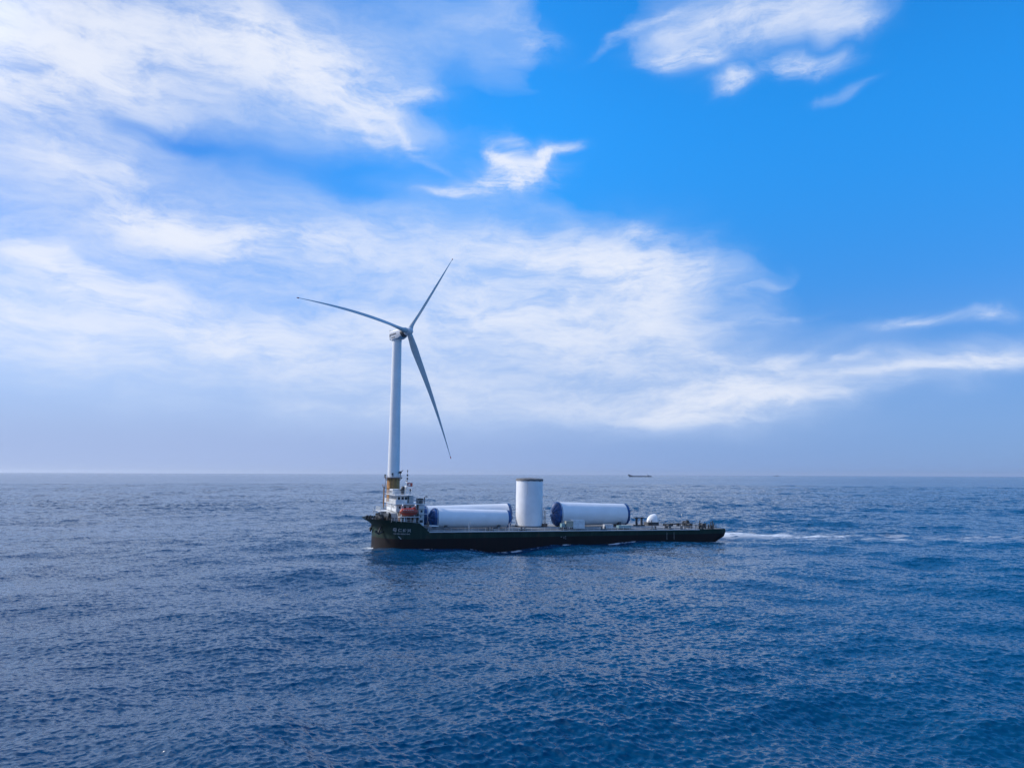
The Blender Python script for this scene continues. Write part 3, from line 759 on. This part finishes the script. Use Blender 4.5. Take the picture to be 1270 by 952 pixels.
MB().box(4.5, 9.6, -6.9, 7.4, 13.32, 13.5, 0.03).build('bridge_roof', MAT['white'], ship)
MB().box(8.22, 10.2, -4.6, 4.6, 11.17, 13.25, 0.05).build('chart_room', MAT['offwhite'], ship)
MB().box(8.3, 8.9, -4.7, -4.6, 11.3, 13.0).build('chart_room_door', MAT['dark'], ship)
MB().box(4.45, 4.5, -6.7, 7.2, 13.5, 13.58).build('roof_edge', MAT['rail'], ship)
railing([(9.5, -6.8, 13.5), (4.7, -6.8, 13.5), (4.7, 7.3, 13.5), (9.5, 7.3, 13.5)], 1.0, 1.2, 0.035, 2).build('roof_railing', MAT['rail'], ship)
railing([(4.5, 8.8, 11.16), (4.5, -8.5, 11.16), (13.1, -8.5, 11.16)], 1.05, 1.2, 0.035, 3).build('bridge_wing_railing', MAT['rail'], ship)
wg = MB().box(4.5, 4.56, -8.4, -5.9, 11.17, 12.2); wg.box(4.5, 4.56, 6.3, 8.8, 11.17, 12.2); wg.box(4.57, 6.6, -8.5, -8.44, 11.17, 12.2)
wg.each('bridge_wing_screen', MAT['white'], ship)
MB().box(5.2, 7.4, 0.4, 5.4, 13.52, 14.9, 0.08).build('monkey_island_locker', MAT['offwhite'], ship)
mm = MB(); mm.box(5.15, 5.2, 1.0, 1.6, 13.8, 14.5); mm.box(5.15, 5.2, 2.4, 3.0, 13.8, 14.5); mm.box(5.15, 5.2, 3.9, 4.5, 13.8, 14.5); mm.each('locker_vent', MAT['dark'], ship)
MB().tube([(7.9, -0.6, 13.5), (7.9, -0.6, 15.2)], 0.5, 12).tube([(7.9, -0.6, 15.2), (7.9, -0.6, 15.7)], [0.62, 0.3], 12).build('exhaust_cowl', MAT['dark'], ship)
# main mast
ma = MB()
ma.tube([(9.0, 0, 13.4), (9.1, 0, 17.9)], [0.26, 0.14], 10).tube([(8.4, -0.9, 13.4), (9.0, 0, 16.6)], 0.09, 6).tube([(8.4, 0.9, 13.4), (9.0, 0, 16.6)], 0.09, 6).tube([(10.0, 0, 13.4), (9.1, 0, 16.6)], 0.09, 6)
ma.box(8.6, 9.6, -1.0, 1.0, 15.3, 15.4).tube([(9.0, -2.6, 15.7), (9.0, 2.6, 15.7)], 0.07, 6).tube([(9.0, -1.7, 16.9), (9.0, 1.7, 16.9)], 0.06, 6)
mast = ma.build('mast', MAT['white'], ship)
MB().box(8.75, 8.95, -1.5, 1.5, 15.62, 15.85, 0.03).build('radar_scanner', MAT['white'], mast)
MB().box(8.85, 9.05, -1.1, 1.1, 17.15, 17.35, 0.03).build('radar_scanner', MAT['dark'], mast)
MB().tube([(9.1, 0, 17.9), (9.15, 0, 20.2)], 0.05, 6).build('whip_antenna', MAT['rail'], mast)
MB().box(8.95, 9.35, -.25, .25, 17.6, 18.1, .04).build('mast_light', MAT['dark'], mast)
MB().tube([(9.15, 0, 18.6), (9.15, 0, 19.1)], 0.22, 8).tube([(9.15, 0, 19.5), (9.15, 0, 20.3)], [0.05, 0.16], 8).build('antenna_head', MAT['dark'], mast)
for (x, y, z) in ((8.9, -6.0, 14.7), (9.3, -3.8, 14.9), (6.2, -6.6, 14.8), (10.1, -2.5, 14.9)):
    MB().tube([(x, y, 13.5), (x, y, z)], 0.05, 6).lathe([(0, -0.26), (0.2, -0.17), (0.26, 0), (0.2, 0.17), (0, 0.26)], n=10, c=(x, y, z)).build('satellite_dome', MAT['dark'] if y < -3 else MAT['white'], ship, True)
# signal flag with a red field, white stripe and dark blue edge
fl = MB(); nx_ = 9
fl.grid([[(9.2 + 1.5 * i / nx_, -0.15 + 0.16 * math.sin(i * 0.9), 15.75 + 1.0 * j / 4 - 0.05 * i / nx_) for j in range(5)] for i in range(nx_ + 1)])
flag = fl.build('flag', MAT['red'], ship)
fs = MB(); fs.grid([[(9.5 + 0.5 * i / 4, -0.185 + 0.16 * math.sin((0.3 + 0.5 * i / 4) * 5.4), 15.9 + 0.6 * j / 4) for j in range(5)] for i in range(5)])
fs.build('flag_emblem', MAT['white'], flag)
# aft casing with funnel
ca = MB().box(11.0, 12.5, -8.2, -3.4, 4.05, 11.0, 0.08).build('engine_casing', MAT['offwhite'], ship)
cv = MB(); cv.box(11.2, 12.2, -8.26, -8.2, 6.2, 6.9); cv.box(11.5, 12.0, -8.26, -8.2, 8.9, 9.5); cv.box(11.3, 11.7, -8.26, -8.2, 7.5, 8.0); cv.each('casing_opening', MAT['dark'], ca)
cvp = MB()
for z in (5.4, 8.5, 10.0): cvp.box(10.9, 13.2, -8.9, -8.2, z, z + 0.1)
cvp.each('casing_ledge', MAT['white'], ca)
MB().box(10.9, 12.3, -7.4, -4.6, 11.2, 12.6, 0.08).build('funnel', MAT['black'], ship)
MB().tube([(12.9, -6.0, 11.1), (12.9, -6.0, 12.9), (13.2, -6.0, 13.1), (13.8, -6.0, 13.1)], 0.13, 8).build('exhaust_pipe', MAT['dark'], ship)
MB().box(8.3, 10.9, -7.6, 6.0, 4.05, 6.2, 0.04).build('store_room', MAT['greydk'], ship)
# davit frame beneath and beside the lifeboat
dv = MB()
for x in (6.0, 9.5):
    dv.tube([(x, -9.4, 6.3), (x, -9.6, 10.2), (x, -10.6, 11.0), (x, -11.3, 10.8)], 0.16, 8)
    dv.tube([(x, -7.2, 6.4), (x, -9.5, 8.0)], 0.12, 6)
dv.build('davit', MAT['white'], ship)
po = MB()
for x in (5.9, 7.2, 8.4, 9.6, 10.6): po.tube([(x, -10.6, 5.9), (x, -10.6, 7.9)], 0.09, 6)
po.box(5.2, 10.8, -11.2, -9.0, 7.75, 7.9)
po.build('boat_platform', MAT['offwhite'], ship)
bh = MB(); bh.box(5.7, 10.3, -8.9, -6.5, 6.3, 8.9, 0.04); bh.build('side_store', MAT['rust'], ship)
st = MB().prism([(6.4, 6.35), (6.9, 6.35), (6.7, 7.7), (6.5, 7.7)], -11.0, -10.7); st.build('deck_locker', MAT['white'], ship)
railing([(3.2, -10.9, 6.45), (5.6, -11.7, 6.4), (10.3, -11.8, 5.8)], 1.0, 1.2, 0.035, 2).build('foredeck_railing', MAT['rail'], ship)
MB().tube([(13.0, -11.2, 4.1), (13.3, -11.2, 5.7), (15.6, -11.2, 5.5)], 0.12, 6).box(13.4, 15.8, -11.6, -11.2, 5.35, 5.5).build('boarding_gangway', MAT['white'], ship)

# lifeboat: hangs in the davits, a thing of its own
lb = empty('lifeboat', at(7.85, -10.3, 8.0), 'red enclosed lifeboat hanging in white davits beside the ship deckhouse', 'lifeboat')
m = MB(); rows = []
for i in range(15):
    f = i / 14 * 2 - 1
    w = (1 - abs(f) ** 3.2) ** 0.5
    row = []
    for k in range(20):
        q = 2 * math.pi * k / 20
        zr = 0.95 if math.sin(q) > 0 else 0.85
        row.append((f * 2.3, math.cos(q) * max(0.04, 0.85 * w), 1.0 + math.sin(q) * max(0.05, zr * w) + 0.12 * f * f))
    rows.append(row + [row[0]])
m.grid(rows); m.build('hull', MAT['red'], lb, True)
lb.scale = (1.1, 1.1, 1.1)
MB().box(-1.95, 1.95, -0.93, 0.93, 0.92, 1.04, 0.03).build('fender_belt', MAT['rust'], lb)
MB().box(0.9, 1.6, -0.4, 0.4, 1.75, 2.15, 0.1).build('cockpit_canopy', MAT['red'], lb)
wn = MB()
for k in range(5):
    wn.box(-1.5 + k * 0.55, -1.25 + k * 0.55, -0.86, -0.6, 1.45, 1.6)
wn.each('window', MAT['offwhite'], lb)


# ------------------------------------------------------------------ deck cargo
rngc = random.Random(5)


def cover(r, side, parent, seed, bulge=1.2):
    """tied tarpaulin over a tube end: gathered folds, a wrapped edge"""
    rg = random.Random(seed); ph = [rg.uniform(0, 6.28) for _ in range(4)]
    prof = [(r * 1.012, -0.75), (r * 1.022, -0.3), (r * 1.02, 0.0), (r * 0.985, 0.22), (r * 0.86, 0.5), (r * 0.66, 0.8), (r * 0.42, 0.98), (r * 0.2, 1.05), (0, 1.0)]
    prof = [(a, b * (bulge if b > 0 else 1)) for a, b in prof]

    def wob(i, q, rr, h):
        k = 0.0 if i < 2 else (0.4 if i < 4 else 1.0)
        f = math.sin(9 * q + ph[0]) * 0.5 + math.sin(14 * q + ph[1]) * 0.35 + math.sin(23 * q + ph[2]) * 0.3
        return rr * (1 + 0.010 * k * f), h + 0.17 * k * f
    m_ = MB().lathe(prof, axis='X', n=84, wob=wob)
    if side < 0:
        for v in m_.bm.verts: v.co.x = -v.co.x
    return m_


def lying_section(s0, s1, t, z0, z1, r0, r1, label, edge=0.55):
    L = s1 - s0; pitch = math.atan2(z1 - z0, L)
    M4 = at(s0, t, z0) @ Matrix.Rotation(-pitch, 4, 'Y')
    root = empty('tower_section', M4, label, 'tower section', 'white tubular tower sections carried on deck')
    prof = [(r0, 0)]
    prof += [(r1, L)]
    MB().lathe(prof, axis='X', n=96).build('shell', MAT['section'], root, True)
    c = cover(r0, -1, root, int(s0 * 7 + t), 1.25).build('end_cover', MAT['tarp'], root, True)
    lash = MB().lathe([(r0 * 1.03, 0.42), (r0 * 1.036, 0.5), (r0 * 1.03, 0.58)], axis='X', n=60).build('lashing', MAT['offwhite'], c)
    c2 = cover(r1, 1, root, int(s0 * 3 + t), 0.55).bm
    for v in c2.verts: v.co.x += L
    mm_ = MB(); mm_.bm.free(); mm_.bm = c2
    mm_.build('end_cover', MAT['tarp'], root, True)
    return root


lying_section(16.0, 38.0, -5.0, 7.2, 6.97, 2.72, 2.40, 'front horizontal white tower section, thinner one lying nearest the rail with blue covered ends')
lying_section(15.4, 41.6, 5.0, 7.25, 7.68, 2.80, 3.22, 'rear horizontal white tower section lying behind the thinner one, thick end near the upright section')
lying_section(55.2, 78.9, 0.0, 8.08, 7.98, 3.58, 3.2, 'horizontal white tower section lying alone aft of the upright one, large wrinkled blue cover')
# cradles
for (s, t, z, r, lab) in ((19, -5, 7.2, 2.70, 'forward steel cradle under the front horizontal tower section'), (34.5, -5, 7.0, 2.47, 'aft steel cradle under the front horizontal tower section'),
                          (19, 5, 7.3, 2.88, 'forward steel cradle under the rear horizontal tower section'), (38.5, 5, 7.63, 3.2, 'aft steel cradle under the rear horizontal tower section'),
                          (58.8, 0, 8.06, 3.55, 'forward steel cradle under the lone aft tower section'), (75.5, 0, 7.99, 3.26, 'aft steel cradle under the lone aft tower section')):
    root = empty('cradle', at(s, t, 4.33), lab, 'cradle', 'steel cradles under the tower sections')
    h = z - 4.33; pts = []
    for k in range(13):
        q = R(-138 + k * 8)
        pts.append(((r + 0.04) * math.cos(q), h + (r + 0.04) * math.sin(q)))
    pts = [(-r * 0.86, pts[0][1]), *pts, (r * 0.86, pts[-1][1]), (r * 0.9, 0), (-r * 0.9, 0)]
    m = MB()
    a = [m.bm.verts.new((-0.35, y, z_)) for y, z_ in pts]; b = [m.bm.verts.new((0.35, y, z_)) for y, z_ in pts]
    m.bm.faces.new(a); m.bm.faces.new(b[::-1])
    for k in range(len(a)): m.bm.faces.new((a[k], b[k], b[(k + 1) % len(a)], a[(k + 1) % len(a)]))
    m.build('saddle', MAT['greydk'], root)
    MB().box(-0.7, 0.7, -r * 1.1, r * 1.1, 0.0, 0.22, 0.03).build('base_beam', MAT['rust'], root)
# upright section
us = empty('tower_section', at(46.35, 0, 4.32), 'upright white tower section standing amidships on end with a grey brown top cover', 'tower section', 'white tubular tower sections carried on deck')
prof = [(4.02, 0.35)]
prof += [(4.0, 13.75)]
MB().lathe(prof, n=110).build('shell', MAT['section'], us, True)
MB().lathe([(4.1, 0.0), (4.22, 0.0), (4.22, 0.3), (4.04, 0.4)], n=80).build('bottom_flange', MAT['greydk'], us, True)
tc = MB().lathe([(4.06, 13.5), (4.15, 13.55), (4.15, 13.95), (4.08, 14.1), (3.6, 14.2), (0, 14.5)], n=80, wob=lambda i, q, r, h: (r, h + 0.05 * math.sin(13 * q) + 0.04 * math.sin(29 * q)))
tc.build('top_cover', MAT['capgrey'], us, True)
MB().tube([(-2.05, -3.52, 9.5), (-2.05, -3.5, 13.6)], 0.05, 6).build('weld_seam', MAT['rail'], us)  # thin tube stands in for the shell's vertical weld seam
MB().box(3.2, 4.6, -3.4, -2.4, 0, 1.1, 0.05).build('lashing_bracket', MAT['rust'], us)
# scaffold steps behind the upright section
sc = empty('access_ladder', at(51.6, 1.5, 4.33), 'dark access ladder frame standing beside the upright tower section', 'ladder')
m = MB()
for x in (-0.5, 0.6):
    for y in (-0.5, 0.5): m.tube([(x, y, 0), (x, y, 4.6)], 0.06, 6)
m.build('frame', MAT['greydk'], sc)
m = MB()
for k in range(11): m.box(-0.5, 0.6, -0.45, 0.45, 0.4 + k * 0.4, 0.45 + k * 0.4)
m.each('step', MAT['greydk'], sc)

# containers and cabinets by the port rail
def cabinet(name, s, t, z, w, d_, h, mat, label, cat, legs=None, group=None):
    root = empty(name, at(s, t, z), label, cat, group)
    body = MB().box(-w / 2, w / 2, -d_ / 2, d_ / 2, (0.0 if legs is None else legs), h, 0.05).build('body', mat, root)
    n = max(2, int(w / 0.35)); rib = MB()
    for k in range(n): rib.box(-w / 2 + 0.1 + k * (w - .2) / (n - 1) - 0.03, -w / 2 + 0.1 + k * (w - .2) / (n - 1) + 0.03, -d_ / 2 - 0.03, -d_ / 2 + 0.01, (legs or 0) + 0.12, h - 0.12)
    rib.each('side_rib', mat, root)
    MB().box(-w / 2 - .04, w / 2 + .04, -d_ / 2 - .05, d_ / 2 + .05, h, h + .07).build('roof', mat, root)
    if legs:
        for sx_ in (-1, 1):
            for sy_ in (-1, 1): MB().box(sx_ * w / 2 - .12 - .1 * sx_, sx_ * w / 2 + .12 - .1 * sx_, sy_ * d_ / 2 - .12 - .1 * sy_, sy_ * d_ / 2 + .12 - .1 * sy_, 0, legs).build('leg', MAT['dark'], root)
    return root


cabinet('container', 57.9, -9.2, 4.33, 3.7, 2.4, 2.5, MAT['white'], 'white ribbed container by the rail in front of the aft tower section', 'container')
cabinet('cabinet', 54.8, -9.8, 4.33, 2.2, 1.5, 2.2, MAT['beige'], 'beige cabinet on dark legs left of the white container', 'cabinet', 0.55)
cabinet('cabinet', 52.9, -10.0, 4.33, 1.2, 1.2, 1.5, MAT['teal'], 'small pale teal cabinet on legs left of the beige cabinet', 'cabinet', 0.45)
cabinet('deck_box', 68.4, -8.4, 4.33, 2.9, 1.2, 1.05, MAT['offwhite'], 'low white deck box below the middle of the aft tower section', 'box')
cabinet('machine_unit', 73.2, -9.3, 4.33, 4.2, 1.5, 0.8, MAT['teal'], 'long low teal machinery unit near the rail below the aft tower section end', 'machinery')
# dome
dm = empty('spinner_dome', at(90.0, 3.0, 4.33), 'white quarter round spinner dome standing on a dark base on the aft deck', 'spinner')
m = MB(); rows = []
for i in range(15):
    a_ = math.pi / 2 * i / 14
    row = []
    for k in range(25):
        q = math.pi * k / 24
        row.append((1.75 - 3.3 * math.sin(math.pi / 2 - a_) if i < 15 else 0, 2.0 * math.sin(a_) * math.cos(q), 1.15 + 2.95 * math.sin(a_) * math.sin(q)))
    rows.append(row)
m.grid(rows)
back = rows[-1]; m.poly(back)
m.build('shell', MAT['tower'], dm, True)
dm.scale = (0.88, 0.88, 0.88)
MB().box(-2.1, 2.5, -1.6, 1.6, 0.0, 1.13, 0.08).build('base', MAT['greydk'], dm)
fr = MB()
for x in (-1.9, -0.8): fr.tube([(x, -1.9, 0), (x, -1.9, 1.9)], 0.13, 8)
fr.build('support_post', MAT['dark'], dm)
# twin mooring posts
def deck_post(s, t, h, label, group):
    r_ = empty('mooring_post', at(s, t, 4.33), label, 'mooring post', group)
    MB().tube([(0, 0, 0), (0, 0, h)], 0.36, 12).build('post', MAT['greydk'], r_, True)
    MB().box(-0.75, 0.75, -0.6, 0.6, h, h + 0.28, 0.06).build('cap', MAT['dark'], r_)
    MB().box(-0.8, 0.8, -0.7, 0.7, 0, 0.35, 0.05).build('foot', MAT['dark'], r_)


deck_post(83.0, 0.0, 2.4, 'grey capped post just aft of the lone tower section, left of a pair', 'pair of capped deck posts')
deck_post(85.0, 0.3, 2.4, 'grey capped post nearer the white dome, right of a pair', 'pair of capped deck posts')

# winches, bollards and fittings bolted to the ship
for (s, t) in ((30.5, -11.0), (40.3, -11.0), (53.0, -11.0), (65.5, -11.0), (82.5, -11.0), (93.0, -11.0), (99.5, -10.6), (103.5, -9.9)):
    b_ = MB()
    for dx in (-0.55, 0.55): b_.tube([(s + dx, t, 4.05), (s + dx, t, 5.0)], 0.22, 10).tube([(s + dx, t, 5.0), (s + dx, t, 5.1)], 0.3, 10)
    b_.box(s - 1.0, s + 1.0, t - 0.35, t + 0.35, 4.03, 4.15).build('bollard', MAT['dark'], ship)
for (s, t, sc_) in ((88.5, -9.6, 0.9), (98.5, -6.0, 0.9), (103.2, -6.4, 0.9), (103.5, 3.0, 1.0)):
    w_ = MB().tube([(s, t - 0.9 * sc_, 5.0), (s, t + 0.9 * sc_, 5.0)], 0.42 * sc_, 12)
    for yy in (-0.95, 0.95): w_.tube([(s, t + (yy - .06) * sc_, 5.0), (s, t + (yy + .06) * sc_, 5.0)], 0.62 * sc_, 12)
    w_.box(s - 0.5 * sc_, s + 0.5 * sc_, t + 1.05 * sc_, t + 1.6 * sc_, 4.03, 5.5, 0.06).box(s - .7 * sc_, s + .7 * sc_, t - 1.1 * sc_, t + 1.2 * sc_, 4.03, 4.4, 0.03)
    w_.build('mooring_winch', MAT['dark'], ship)
pi_ = MB(); pi_.tube([(93.5, 1.0, 4.7), (97.5, 1.0, 4.75), (102.4, 1.0, 5.0)], 0.18, 8)
for s in (94, 96.5, 99, 101.5): pi_.box(s - .35, s + .35, 0.5, 1.5, 4.03, 4.9 + (s % 2) * 0.2, 0.05)
pi_.build('deck_pipe', MAT['dark'], ship)
MB().box(102.3, 103.0, 0.7, 1.5, 4.6, 6.0, 0.06).build('fire_monitor', MAT['dark'], ship)
MB().box(102.2, 103.4, 0.4, 1.6, 4.03, 4.6, 0.06).build('monitor_base', MAT['redp'], ship)
for i, s in enumerate((96.3, 98.2, 99.8, 101.0, 102.3, 103.6, 104.6, 105.4, 106.1)):
    t = -10.2 + 0.25 * i
    h = (1.5, 1.2, 2.6, 1.4, 1.7, 1.3, 2.1, 2.3, 1.7)[i]
    MB().tube([(s, t, 4.03), (s, t, 4.03 + h * 0.8), (s + 0.12, t, 4.03 + h)], [0.16, 0.14, 0.2], 8).build('vent_pipe', MAT['dark'], ship)
MB().tube([(101.2, 2.0, 4.03), (101.2, 2.0, 8.2)], 0.06, 6).box(101.0, 101.4, 1.85, 2.15, 7.4, 7.8).build('stern_light_mast', MAT['rail'], ship)
for s in (24.5, 36.2):
    MB().tube([(s, -10.8, 4.05), (s, -10.8, 5.9), (s + 0.35, -10.8, 6.25), (s + 0.9, -10.8, 6.0)], 0.11, 6).build('gooseneck_vent', MAT['offwhite'], ship)
for (s, t) in ((92.0, -10.9), (95.0, -10.9)): MB().tube([(s, t, 4.05), (s, t, 5.5)], 0.12, 6).build('fairlead_post', MAT['dark'], ship)

# ------------------------------------------------------------------ vessels on the horizon
YAWB = R(-4)
fb = empty('distant_barge', Matrix.Translation((1309, 7000, 0)) @ Matrix.Rotation(YAWB, 4, 'Z'), 'long low slate barge with raised bow and white aft house near the horizon', 'ship')
m = MB(); L = 218
m.prism([(-L / 2, -2), (-L / 2 - 8, 6), (-L / 2 - 18, 25), (-L / 2 - 6, 22), (-L / 2 + 12, 17), (-L / 2 + 22, 9.5), (L / 2 - 34, 9.5), (L / 2, 10.5), (L / 2 - 2, -2)], -17, 17)
m.build('hull', MAT['foghull'], fb)
MB().box(L / 2 - 50, L / 2 - 34, -11, 11, 10.4, 19, .8).box(L / 2 - 46, L / 2 - 38, -8, 8, 19, 23, .5).build('wheelhouse', MAT['white'], fb)
MB().box(L / 2 - 32, L / 2 - 24, -8, 8, 10.4, 17, .8).tube([(L / 2 - 42, 0, 23), (L / 2 - 42, 0, 30)], .6, 6).build('funnel', MAT['foghull'], fb)
MB().box(-L / 2 + 22, -L / 2 + 30, -8, 8, 9.4, 14, .6).tube([(-L / 2, 0, 17), (-L / 2, 0, 27)], .6, 6).build('foremast_house', MAT['foghull'], fb)
fs2 = empty('distant_boat', Matrix.Translation((21.20 / 57.2958 * 15000 * 1.04, 15000, 0)) @ Matrix.Rotation(R(5), 4, 'Z'), 'tiny dark vessel barely visible on the horizon right of the ship', 'ship')
MB().prism([(-55, -2), (-62, 12), (-40, 8), (40, 8), (48, 9), (46, -2)], -9, 9).build('hull', MAT['foghull'], fs2)
MB().box(4, 22, -7, 7, 8, 22, .6).tube([(0, 0, 8), (0, 0, 30)], 1.0, 6).build('wheelhouse', MAT['foghull'], fs2)

# ------------------------------------------------------------------ sea air: one closed, evenly thin box of haze round everything but the sky
hz = MB().box(-75000, 75000, -75000, 75000, -4.0, 260.0)
hmat = bpy.data.materials.new('sea haze'); hmat.use_nodes = True
ht = hmat.node_tree; ht.nodes.clear()
ho_ = ht.nodes.new('ShaderNodeOutputMaterial'); hv = ht.nodes.new('ShaderNodeVolumePrincipled')
hv.inputs['Color'].default_value = (0.80, 0.88, 1.0, 1); hv.inputs['Density'].default_value = HAZE; hv.inputs['Anisotropy'].default_value = 0.3
ht.links.new(hv.outputs[0], ho_.inputs['Volume'])
tag(hz.build('haze', hmat), 'thin blue sea haze over the water', None, None, 'stuff')
